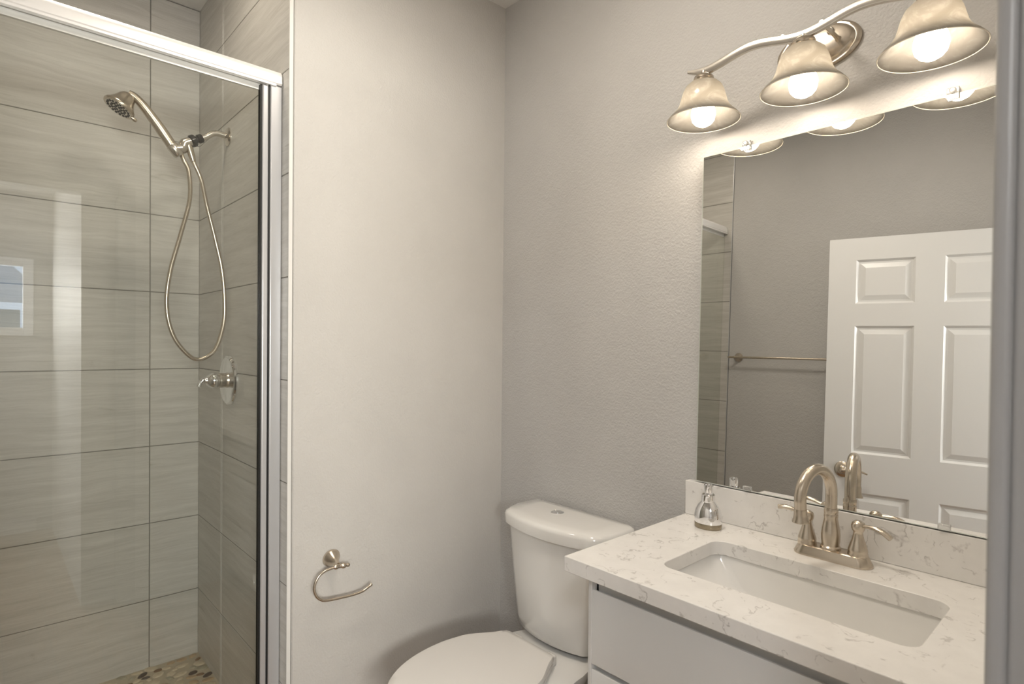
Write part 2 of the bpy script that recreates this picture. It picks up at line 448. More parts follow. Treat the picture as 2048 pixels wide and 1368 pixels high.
# pebble shower floor -------------------------------------------------
def shower_floor():
    mb = MB(); z = .040
    mb.box(XB - .01, XG - .04, WF, YS, 0, z, MAT['pan_grout'])
    pts = []; tries = 0
    while tries < 13000 and len(pts) < 1050:
        tries += 1
        a = random.uniform(.014, .030); b = a * random.uniform(.5, .8); x = random.uniform(XB + .012, XG - .06); y = random.uniform(WF + .012, YS - .012)
        rr = (a + b) / 2
        if all((x - q[0]) ** 2 + (y - q[1]) ** 2 > (.93 * (rr + q[2])) ** 2 for q in pts): pts.append((x, y, rr, a, b))
    for (x, y, rr, a, b) in pts:
        th = random.gauss(PI / 2, .7)
        T = Matrix.Translation((x, y, z - .001)) @ Matrix.Rotation(th, 4, 'Z') @ Matrix.Diagonal((a, b, 1, 1))
        c = random.choices(PEB, (44, 24, 13, 7, 14))[0]
        mb.lathe([(1.0, 0), (.93, .0022), (.72, .0042), (.4, .0052), (.0001, .0055)], 14, T, c)
    return struct('shower_floor', mb, None, 'pebble mosaic shower floor in tan, brown and cream stones', 'floor', smooth=40)
shower_floor()
struct('shower_curb', MB().box(XG - .05, XG + .06, WF, YS, 0, .11), MAT['tile'], 'low tiled curb under the shower glass', 'curb', bevel=.004)

# doorway casing -------------------------------------------------------
def casing(name, segs, label): 
    mb = MB()
    for s in segs: mb.box(*s)
    return struct(name, mb, MAT['trim_shaded'], label, 'door casing', bevel=.0045, seg=4)
casing('trim_3', [(1.6584, 1.6703, YJ, YJ + .075, 0, 2.14)], 'white door casing upright beside the vanity, shaded tone in its colour')
casing('trim_4', [(1.6690, 1.7900, YJ + .004, YJ + .026, 0, 2.075)], 'white door jamb lining set just behind the casing, shaded tone in its colour')
casing('trim_5', [(1.6584, 1.6703, -1.80, YJ, 2.066, 2.14)], 'white door casing head over the doorway, shaded tone in its colour')
casing('trim_6', [(XD + .11, XD + .122, YJ, YJ + .075, 0, 2.14)], 'white door casing upright on the bedroom side, shaded tone in its colour')

# ------------------------------------------------------------------ shower enclosure
def enclosure():
    t = thing('shower_enclosure', 'framed clear glass shower door with silver header rail and posts', 'shower door', (XG, -1.35, .11))
    y0 = WF + .004
    # header rail: rounded profile swept along y
    prof = [(-.016, 0), (.016, 0), (.020, .004), (.020, .024), (.017, .034), (.009, .041), (-.006, .042), (-.016, .038)]
    zb = 2.122
    mb = MB(); mb.loft([[(XG + p[0], y, zb + p[1]) for p in prof] for y in (y0, YS - .003)])
    obj('header_rail', mb, MAT['alu'], t, smooth=35)
    mb = MB().box(XG + .006, XG + .0212, y0, YS - .02, zb - .006, zb - .0005); obj('header_lip', mb, MAT['alu'], t)
    mb = MB().box(XG - .012, XG - .002, y0, YS - .06, zb - .022, zb); obj('top_channel', mb, MAT['alu'], t)
    mb = MB().box(XG - .016, XG + .016, -.873, YS - .001, .11, zb - .0035); obj('wall_post', mb, MAT['alu_v'], t, bevel=.003)
    obj('gasket', MB().box(XG - .010, XG + .013, -.8775, -.873, .112, zb - .005), MAT['black'], t)
    obj('door_stile', MB().box(XG - .013, XG + .014, -.8955, -.8775, .125, zb - .008), MAT['alu_v'], t, bevel=.004)
    obj('gasket', MB().box(XG - .008, XG + .011, -.9005, -.8955, .125, zb - .010), MAT['black'], t)
    obj('pivot_pin', MB().lathe([(.0001, -.004), (.004, -.004), (.004, .010), (.0001, .010)], 16, Matrix.Translation((XG + .008, -.8795, zb - .012))), MAT['chrome'], t, smooth=40)
    obj('glass_panel', MB().box(XG - .003, XG + .003, y0, -.9005, .125, zb - .001), MAT['glass'], t)
    obj('bottom_rail', MB().box(XG - .014, XG + .014, y0, -.8775, .11, .135), MAT['alu'], t, bevel=.003)
    return t
enclosure()

# ------------------------------------------------------------------ hand shower
def handshower():
    X = -.583
    t = thing('hand_shower', 'brushed nickel hand shower on its wall arm with metal hose', 'hand shower', (X, YS, 2.10))
    obj('wall_flange', MB().lathe([(.0001, 0), (.034, 0), (.034, .003), (.028, .008), (.014, .012), (.0001, .012)], 32, frame((X, YS, 2.103), (0, -1, 0))), MAT['nickel_bright'], t, smooth=40)
    pts = smooth_path([(X, YS + .002, 2.103), (X, -.855, 2.106), (X, -.880, 2.1065), (X, -.897, 2.098), (X, -.914, 2.084), (X, -.930, 2.0745)], 6)
    obj('shower_arm', MB().tube(pts, .0105, 18), MAT['nickel_bright'], t, smooth=40)
    d = Vector((0, -.86, -.5)).normalized(); b = Vector((X, -.926, 2.077))
    obj('swivel_nut', MB().lathe([(.0001, 0), (.0145, 0), (.0155, .002), (.0155, .015), (.011, .018), (.011, .022), (.018, .024), (.021, .028), (.021, .040), (.017, .043), (.0001, .043)], 24, frame(b, d)), MAT['black_plastic'], t, smooth=35)
    e = b + d * .041
    hp = Vector((X, -1.012, 2.018))
    br = obj('bracket', MB().tube(smooth_path([e, e + d * .022, (X, -.988, 2.026), hp], 5), [.0165] * 5 + [.0170] * 5 + [.0185] * 6, 18), MAT['nickel_bright'], t, smooth=40)
    hd = Vector((0, -.64, .77)).normalized()
    # cradle around the handle foot and hose outlet
    obj('cradle', MB().lathe([(.0001, -.026), (.0145, -.026), (.0185, -.021), (.0195, .012), (.0170, .016), (.0001, .016)], 24, frame(hp, hd)), MAT['nickel_bright'], t, smooth=40)
    # handle to head
    hpts = smooth_path([hp + hd * .010, (X, -1.040, 2.056), (X, -1.072, 2.100), (X, -1.104, 2.140), (X, -1.128, 2.163), (X, -1.147, 2.171)], 6)
    n = len(hpts); rad = []
    for i in range(n):
        q = i / (n - 1); rad.append(.0168 + .0012 * math.sin(q * 2.6) if q < .25 else .0176 - .0058 * ((q - .25) / .75))
    obj('handle', MB().tube(hpts, rad, 20), MAT['nickel'], t, smooth=50)
    fd = Vector((.05, -.50, -.86)).normalized(); fc = Vector((X, -1.1735, 2.1155))
    T = frame(fc, fd)
    h = obj('spray_head', MB().lathe([(.0001, -.062), (.012, -.061), (.020, -.055), (.0255, -.045), (.031, -.030), (.040, -.014), (.0455, -.008), (.0475, -.002), (.046, .002), (.041, .0025)], 40, T), MAT['nickel'], t, smooth=50)
    mb = MB(); mb.lathe([(.0001, .0035), (.041, .0035), (.0415, .0), (.0001, .0)], 36, T, MAT['nickel_bright'])
    for ring, cnt in ((.010, 6), (.021, 12), (.033, 18)):
        for k in range(cnt):
            a = 2 * PI * k / cnt + ring * 40
            mb.lathe([(.0001, .0030), (.0040, .0030), (.0034, .0056), (.0001, .0058)], 8, T @ Matrix.Translation((ring * math.cos(a), ring * math.sin(a), 0)), MAT['black_plastic'])
    obj('spray_face', mb, None, h, smooth=40)
    tt = frame(fc + Vector((0, .036, -.022)), (0, .8, -.6))
    obj('selector_tab', MB().lathe([(.0001, 0), (.006, 0), (.0065, .012), (.004, .017), (.0001, .018)], 14, tt), MAT['nickel'], h, smooth=40)
    # outlet cone on the bracket that the hose returns to
    od = Vector((0.0, .28, -.96)).normalized(); oc = Vector((X, -.968, 2.038))
    obj('hose_outlet', MB().lathe([(.0001, -.006), (.0135, -.006), (.0125, .016), (.0118, .018), (.0118, .030), (.0085, .052), (.0001, .052)], 22, frame(oc, od)), MAT['nickel'], t, smooth=40)
    hose = smooth_path([hp - hd * .022 + Vector((0, .006, .006)), (X + .004, -.985, 1.985), (X + .006, -.969, 1.946), (X + .010, -.967, 1.85), (X + .018, -.9965, 1.722), (X + .02, -1.027, 1.597), (X + .02, -1.039, 1.492), (X + .02, -1.030, 1.405), (X + .02, -1.001, 1.336), (X + .02, -.947, 1.286), (X + .02, -.889, 1.317), (X + .012, -.857, 1.409), (X + .008, -.852, 1.503), (X + .006, -.8605, 1.612), (X + .006, -.883, 1.72), (X + .004, -.911, 1.84), (X, -.928, 1.927), tuple(oc + od * .050)], 40)
    # ribbed hose: radius alternates along the length
    acc = [0.0]
    for i in range(1, len(hose)): acc.append(acc[-1] + (hose[i] - hose[i - 1]).length)
    step = .0026; L = acc[-1]; pts = []; j = 0; s_ = 0; rads = []; q = 0
    while s_ < L:
        while j < len(acc) - 2 and acc[j + 1] < s_: j += 1
        f = (s_ - acc[j]) / max(acc[j + 1] - acc[j], 1e-9); pts.append(hose[j].lerp(hose[j + 1], f)); rads.append((.0078, .0062)[q % 2]); q += 1; s_ += step
    obj('hose', MB().tube(pts, rads, 10), MAT['nickel'], t, smooth=80)
    return t
handshower()

def valve():
    c = (-.5535, YS, 1.209)
    t = thing('shower_valve', 'round chrome shower valve plate with short lever on tile', 'shower valve', c)
    T = frame(c, (0, -1, 0), (0, 0, 1))
    obj('trim_plate', MB().lathe([(.0001, .0004), (.091, .0004), (.0915, .005), (.089, .010), (.084, .013), (.078, .012), (.072, .009), (.028, .010), (.0001, .010)], 56, T), MAT['chrome'], t, smooth=30)
    obj('sleeve', MB().lathe([(.0001, .008), (.029, .008), (.027, .014), (.0255, .020), (.027, .026), (.027, .038), (.023, .042), (.0001, .042)], 32, T), MAT['nickel_bright'], t, smooth=40)
    obj('handle', MB().lathe([(.0001, .040), (.024, .040), (.0290, .048), (.027, .062), (.017, .076), (.0001, .080)], 32, T)
        .tube(smooth_path([(c[0], YS - .066, c[2]), (c[0], YS - .082, c[2] + .001), (c[0], YS - .096, c[2] - .003), (c[0] + .002, YS - .104, c[2] - .020)], 5), [.0125] * 5 + [.010] * 5 + [.0075] * 6, 14), MAT['chrome'], t, smooth=45)
valve()

# ------------------------------------------------------------------ vanity
X1, XR, YF, YB = .834, XD - .001, -.531, -.0005
def countertop():
    t = thing('vanity_countertop', 'white veined quartz counter with rectangular sink cutout', 'countertop', ((X1 + XR) / 2, -.27, CT))
    z0, z1 = CT - .034, CT
    hole = lambda z: rrect(1.008, 1.490, -.412, -.163, .030, z, 7)
    outer_pts = [(X1, YF), (XR, YF), (XR, YB), (X1, YB)]
    mb = MB(); H = hole(0); n = len(H)
    # map hole vertices to the outer rectangle by angle, with corner points included
    cx, cy = 1.249, -.2875
    def hit(p):
        dx, dy = p[0] - cx, p[1] - cy; ts = []
        if dx > 1e-9: ts.append((XR - cx) / dx)
        if dx < -1e-9: ts.append((X1 - cx) / dx)
        if dy > 1e-9: ts.append((YB - cy) / dy)
        if dy < -1e-9: ts.append((YF - cy) / dy)
        q = min(ts); return (cx + dx * q, cy + dy * q)
    O = [hit(p) for p in H]
    # snap the nearest outer vertex to each corner
    for c in outer_pts:
        k = min(range(n), key=lambda i: (O[i][0] - c[0]) ** 2 + (O[i][1] - c[1]) ** 2); O[k] = c
    k0 = 0
    for z in (z0, z1):
        mb.v += [(p[0], p[1], z) for p in O]; mb.v += [(p[0], p[1], z) for p in H]
    for k in range(n):
        a, b = k, (k + 1) % n
        mb.face([2 * n + a, 2 * n + b, 3 * n + b, 3 * n + a]); mb.face([a, n + a, n + b, b])
        mb.face([a, b, 2 * n + b, 2 * n + a]); mb.face([n + b, n + a, 3 * n + a, 3 * n + b])
    obj('slab', mb, MAT['quartz'], t, bevel=.0014)
    obj('backsplash', MB().box(X1, XR, -.0225, YB, CT + .0003, .966), MAT['quartz'], t, bevel=.0015)
    obj('side_splash', MB().box(XR - .018, XR, YF + .01, -.0228, CT + .0003, .966), MAT['quartz'], t, bevel=.0015)
countertop()

def sink():
    t = thing('sink_basin', 'white rectangular undermount sink set below the quartz counter', 'sink', (1.249, -.2875, CT - .034))
    zt = CT - .0345; zb = .715
    inner = [rrect(1.003, 1.495, -.417, -.158, .034, zt, 7), rrect(1.006, 1.492, -.414, -.161, .034, zt - .012, 7),
             rrect(1.040, 1.482, -.405, -.170, .040, zt - .060, 7), rrect(1.105, 1.470, -.395, -.180, .045, zb + .022, 7),
             rrect(1.130, 1.455, -.382, -.193, .045, zb + .004, 7), rrect(1.16, 1.43, -.36, -.215, .045, zb, 7)]
    outer = [rrect(1.15, 1.44, -.37, -.205, .045, zb - .010, 7), rrect(1.09, 1.48, -.405, -.170, .045, zb + .012, 7), rrect(1.025, 1.497, -.418, -.157, .04, zt - .06, 7),
             rrect(.985, 1.513, -.435, -.140, .034, zt - .016, 7), rrect(.985, 1.513, -.435, -.140, .034, zt, 7)]
    mb = MB(); rings = outer + inner
    mb.loft(rings, None, (True, True))
    obj('bowl', mb, MAT['porcelain'], t, smooth=50)
    obj('drain', MB().lathe([(.0001, .0006), (.030, .0006), (.030, .003), (.024, .005), (.020, .0025), (.0001, .003)], 28, Matrix.Translation((1.275, -.285, zb))), MAT['chrome'], t, smooth=40)
sink()

def cabinet():
    xl, xr, yf = .886, XR - .003, -.488
    t = thing('vanity_cabinet', 'glossy white slab-front vanity cabinet under the quartz counter', 'vanity cabinet', ((xl + xr) / 2, -.25, 0))
    mb = MB().box(xl, xl + .010, yf - .018, yf + .001, .10, CT - .0345).box(xl, xr, yf, -.002, .10, .700).box(xl + .03, xr, yf + .06, -.002, 0, .10)
    mb.box(xl, xl + .016, yf, -.002, .70, CT - .0345).box(xr - .016, xr, yf, -.002, .70, CT - .0345).box(xl, xr, yf, yf + .016, .70, .836 - .002).box(xl, xr, -.014, -.002, .70, CT - .0345)
    obj('body', mb, MAT['cabinet'], t, bevel=.0015)
    d = yf - .018
    def front(z0, z1, nm='drawer'):
        # slab front whose top edge is cut back into a finger pull
        prof = [(yf - .0006, z0), (d, z0), (d, z1 - .003), (d + .0015, z1), (d + .0055, z1), (d + .0070, z1 - .003), (d + .0085, z1 - .020), (yf - .0006, z1 - .020)]
        mb = MB(); mb.loft([[(x, p[0], p[1]) for p in prof] for x in (xl + .0112, xr - .001)])
        return obj(nm, mb, MAT['cabinet'], t, smooth=30)
    front(.640, .806); front(.375, .628); front(.112, .363)
cabinet()

def faucet():
    c = Vector((1.250, -.083, CT))
    t = thing('faucet', 'brushed nickel two-handle faucet with high arched spout', 'faucet', c)
    base = [rrect(c.x - .083, c.x + .083, c.y - .029, c.y + .029, .0285, CT + .0002, 8), rrect(c.x - .083, c.x + .083, c.y - .029, c.y + .029, .0285, CT + .004, 8),
            rrect(c.x - .078, c.x + .078, c.y - .0255, c.y + .0255, .025, CT + .013, 8), rrect(c.x - .074, c.x + .074, c.y - .0235, c.y + .0235, .023, CT + .0215, 8),
            rrect(c.x - .071, c.x + .071, c.y - .0205, c.y + .0205, .020, CT + .023, 8)]
    obj('base_plate', MB().loft(base), MAT['nickel'], t, smooth=45)
    zb = CT + .0225
    T = Matrix.Translation((c.x - .004, c.y, zb))
    sp = obj('spout_body', MB().lathe([(.0001, 0), (.0215, 0), (.0215, .005), (.0185, .008), (.0185, .011), (.0195, .020), (.0200, .032), (.0185, .047), (.0160, .060), (.0142, .070), (.0150, .0725), (.0150, .078), (.0142, .080), (.0150, .083), (.0150, .090), (.0142, .093), (.0001, .094)], 36, T), MAT['nickel'], t, smooth=35)
    b = Vector((c.x - .004, c.y, zb + .088)); hdg = Vector((-.20, -.98, 0)).normalized()
    P = []; Rr = .059
    P.append(b); P.append(b + Vector((0, 0, .030)))
    cen = b + Vector((0, 0, .038)) + hdg * Rr
    for k in range(0, 15):
        a = PI - (PI * 1.06) * k / 14; P.append(cen + hdg * (Rr * math.cos(a)) + Vector((0, 0, Rr * math.sin(a) * 1.03)))
    e = P[-1]; dn = (P[-1] - P[-2]).normalized(); P.append(e + dn * .012)
    obj('spout', MB().tube(smooth_path(P, 4), .0125, 22), MAT['nickel'], t, smooth=60)
    e = P[-1]
    obj('aerator', MB().lathe([(.0001, -.004), (.0130, -.004), (.0138, .001), (.0138, .008), (.0150, .016), (.0178, .022), (.0178, .025), (.014, .025), (.013, .019), (.0001, .019)], 28, frame(e, dn)), MAT['nickel'], t, smooth=35)
    for s in (-1, 1):
        hx = c.x + s * .0525 - (.003 if s < 0 else 0)
        T = Matrix.Translation((hx, c.y, zb - .0005))
        h = obj('handle', MB().lathe([(.0001, 0), (.0205, 0), (.0205, .004), (.0195, .008), (.0200, .010), (.0195, .014), (.0165, .024), (.0120, .038), (.0098, .048), (.0098, .052), (.0118, .055), (.0138, .060), (.0142, .066), (.0125, .072), (.007, .0765), (.0001, .0775)], 32, T), MAT['nickel'], t, smooth=40)
        z = zb + .066
        dx = s
        if s > 0: lp = [(hx, c.y, z), (hx + .018, c.y - .002, z + .001), (hx + .036, c.y - .004, z + .001), (hx + .052, c.y - .006, z - .004), (hx + .066, c.y - .008, z - .013)]
        else: lp = [(hx, c.y, z), (hx - .018, c.y - .002, z + .003), (hx - .034, c.y - .004, z + .007), (hx - .050, c.y - .006, z + .009), (hx - .064, c.y - .008, z + .007)]
        lp = smooth_path(lp, 5); m = len(lp)
        obj('lever', MB().tube(lp, [.0042 + .0030 * math.sin(min(1, i / (m - 1) * 1.0) * 2.6) * (i / (m - 1)) + .0012 * (i / (m - 1)) for i in range(m)], 16, flat=(.75, 1.25)), MAT['nickel'], h, smooth=60)
    # lift rod behind the spout, seen in the mirror
    obj('lift_rod', MB().tube([(c.x - .004, c.y + .021, zb), (c.x - .004, c.y + .021, zb + .085)], .0022, 10)
        .lathe([(.0001, 0), (.004, .002), (.0052, .010), (.003, .018), (.0001, .019)], 14, Matrix.Translation((c.x - .004, c.y + .021, zb + .084))), MAT['nickel'], t, smooth=40)
faucet()

def soap():
    c = (.9445, -.0905, CT)
    t = thing('soap_dispenser', 'small chrome soap dispenser standing by the backsplash', 'soap dispenser', c)
    T = Matrix.Translation(c)
    obj('base_band', MB().lathe([(.0001, .0004), (.0350, .0004), (.0362, .003), (.0365, .013), (.0355, .0145), (.0001, .0145)], 44, T, sx=1.0, sy=.80), MAT['dark_chrome'], t, smooth=40)
    obj('bottle', MB().lathe([(.0001, .0145), (.0360, .0145), (.0368, .022), (.0362, .034), (.0330, .048), (.0270, .060), (.0195, .068), (.0185, .070), (.0001, .0705)], 44, T, sx=1.0, sy=.82), MAT['chrome'], t, smooth=40)
    obj('collar', MB().lathe([(.0001, .0695), (.0172, .0695), (.0178, .0725), (.0172, .087), (.0155, .0885), (.0001, .0885)], 36, T), MAT['chrome'], t, smooth=35)
    p = obj('pump', MB().lathe([(.0001, .088), (.0095, .088), (.0105, .0900), (.0120, .110), (.0116, .1135), (.0095, .1140), (.0085, .1100), (.0001, .1100)], 32, T), MAT['chrome'], t, smooth=35)
soap()

# ------------------------------------------------------------------ mirror
def mirror():
    x0, x1, z0, z1 = .866, 1.628, .9690, 1.8875
    t = thing('wall_mirror', 'large frameless rectangular mirror leaning on the backsplash', 'mirror', ((x0 + x1) / 2, 0, z0))
    # it stands on the backsplash and leans back against the wall
    L = Matrix.Translation((0, -.0213, z0)) @ Matrix.Rotation(-math.radians(1.05), 4, 'X')
    hgt = z1 - z0; b = .0028
    obj('mirror_back', MB().box(x0, x1, .0002, .0040, 0, hgt, None, L), MAT['mirror_edge'], t)
    P = [(x0 + b, 0, b), (x1 - b, 0, b), (x1 - b, 0, hgt - b), (x0 + b, 0, hgt - b), (x0, .0014, 0), (x1, .0014, 0), (x1, .0014, hgt), (x0, .0014, hgt)]
    mb = MB().add(P, [(0, 1, 2, 3), (7, 6, 5, 4), (4, 5, 1, 0), (5, 6, 2, 1), (6, 7, 3, 2), (7, 4, 0, 3)], None, L)
    obj('mirror_glass', mb, MAT['mirror'], t)
    for x, top in ((.995, 1), (1.446, 1), (1.018, 0), (1.447, 0)):
        T = L @ Matrix.Translation((x, 0, hgt if top else 0))
        mb = MB().box(-.011, .011, -.0062, -.0004, -.012 if top else .0008, .0008 if top else .013, None, T)
        if top: mb.box(-.011, .011, -.0062, .0040, .0010, .013, None, T).lathe([(.0001, 0), (.0065, 0), (.0065, .004), (.004, .006), (.0001, .006)], 16, T @ frame((0, -.0062, .006), (0, -1, 0)))
        obj('mirror_clip', mb, MAT['acrylic'], t, bevel=.0012)
mirror()

# ------------------------------------------------------------------ vanity light bar
def light_bar():
    YL = -.130; BX = (.937, 1.188, 1.432)
    t = thing('vanity_light', 'nickel wall light bar with three lit alabaster bell shades', 'wall light', (1.188, 0, 2.07))
    T = frame((1.172, 0, 2.083), (0, -1, 0), (1, 0, 0))
    obj('backplate', MB().lathe([(.0001, .0003), (.098, .0003), (.098, .006), (.091, .010), (.086, .010), (.082, .014), (.074, .017), (.0001, .0175)], 56, T, sx=1.0, sy=.58), MAT['nickel'], t, smooth=35)
    for x in (1.135, 1.222):
        obj('standoff', MB().lathe([(.0001, .014), (.0085, .014), (.006, .020), (.0048, .028), (.0048, .122), (.0001, .122)], 18, frame((x, 0, 2.083), (0, -1, 0))), MAT['nickel_bright'], t, smooth=40)
    obj('finial', MB().lathe([(.0001, .016), (.007, .016), (.0085, .020), (.006, .026), (.0001, .027)], 16, frame((1.205, 0, 2.108), (0, -1, 0))), MAT['nickel_bright'], t, smooth=40)
    # wavy flat bar
    def zbar(x):
        return 2.0735 + .0095 * math.cos((x - (BX[0] + .125)) * 2 * PI / .2475)
    xs = [.892 + (1.488 - .892) * k / 60 for k in range(61)]
    rings = []
    for x in xs:
        s_ = min(1, min(x - .888, 1.492 - x) / .05); h = .0095 * (.35 + .65 * s_)
        z = zbar(x) + (.006 * (1 - s_) if x < 1 or x > 1.4 else 0)
        rings.append([(x, YL - .0045, z - h), (x, YL + .0045, z - h), (x, YL + .0055, z - h + .002), (x, YL + .0055, z + h - .002), (x, YL + .0045, z + h), (x, YL - .0045, z + h), (x, YL - .0055, z + h - .002), (x, YL - .0055, z - h + .002)])
    obj('arched_bar', MB().loft(rings), MAT['nickel_bright'], t, smooth=50)
    first = {}
    def rot_copy(o, dx, parent):
        c = o.copy(); COL.objects.link(c); c.parent = parent; c.location = (dx, 0, 0); OFF[c.name] = OFF[o.name]; return c
    x = BX[0]
    Tz = Matrix.Translation((x, YL, 0))
    sock = obj('socket', MB().lathe([(.0001, 2.066), (.006, 2.066), (.007, 2.060), (.016, 2.056), (.024, 2.050), (.026, 2.044), (.024, 2.040), (.027, 2.036), (.027, 2.028), (.018, 2.026), (.016, 2.006), (.0001, 2.006)], 28, Tz), MAT['nickel'], t, smooth=35)
    outp = [(.028, 2.036), (.036, 2.033), (.0455, 2.024), (.052, 2.010), (.0565, 1.993), (.0605, 1.979), (.0665, 1.967), (.0755, 1.9565), (.0845, 1.948), (.0925, 1.9385)]
    inn = [(r - .0035, z - .0015) for r, z in outp]
    inn[-1] = (.0908, 1.9382)
    shade = obj('lamp_shade', MB().lathe(outp + inn[::-1], 48, Tz, MAT['alabaster'], closed=True).lathe([(.0917 + .0010 * math.cos(k * PI / 4), 1.9378 + .0010 * math.sin(k * PI / 4)) for k in range(8)], 48, Tz, MAT['shade_rim'], closed=True), None, t, smooth=60)
    bulb = obj('bulb', MB().lathe([(.0001, 1.921), (.010, 1.9225), (.020, 1.928), (.0275, 1.937), (.0305, 1.950), (.0295, 1.963), (.025, 1.976), (.019, 1.988), (.0145, 1.999), (.0135, 2.0055), (.0001, 2.0055)], 24, Tz), MAT['bulb'], t, smooth=60)
    for bx in BX[1:]:
        for o in (sock, shade, bulb): rot_copy(o, bx - x, t)
light_bar()

# ------------------------------------------------------------------ ceiling light (above the picture, lights the room)
def ceiling_light(name, label, c, m):
    t = thing(name, label, 'ceiling light', c)
    T = frame(c, (0, 0, -1), (1, 0, 0))
    obj('base_ring', MB().lathe([(.0001, .0005), (.175, .0005), (.178, .004), (.175, .020), (.168, .022), (.0001, .022)], 48, T), MAT['nickel_bright'], t, smooth=40)
    obj('lens', MB().lathe([(.165, .0225), (.162, .033), (.145, .045), (.085, .055), (.0001, .059)], 40, T), m, t, smooth=60)
ceiling_light('ceiling_light', 'round flush white light on the bathroom ceiling above the picture', (.84, -.80, CEIL), MAT['dome'])
ceiling_light('ceiling_light.001', 'round flush fill light added on the bedroom ceiling behind the doorway', (2.55, -2.35, 2.36), MAT['bed_fill'])  # unseen bedroom lamp, added to send light through the doorway
def add_shower_fill():  # unseen lamp, added to brighten the shower tiles
    c = (-.20, -1.24, 2.722)
    t = thing('shower_fill_light', 'small round fill light added in the ceiling above the shower', 'ceiling light', c)
    T = frame(c, (0, 0, -1), (1, 0, 0))
    obj('trim_ring', MB().lathe([(.072, .0004), (.095, .0004), (.094, .006), (.080, .009), (.072, .004)], 40, T, closed=True), MAT['white_plastic'], t, smooth=40)
    obj('lens', MB().lathe([(.0001, .0006), (.0705, .0006), (.0700, .0030), (.0001, .0040)], 36, T), MAT['shower_fill'], t, smooth=40)
add_shower_fill()

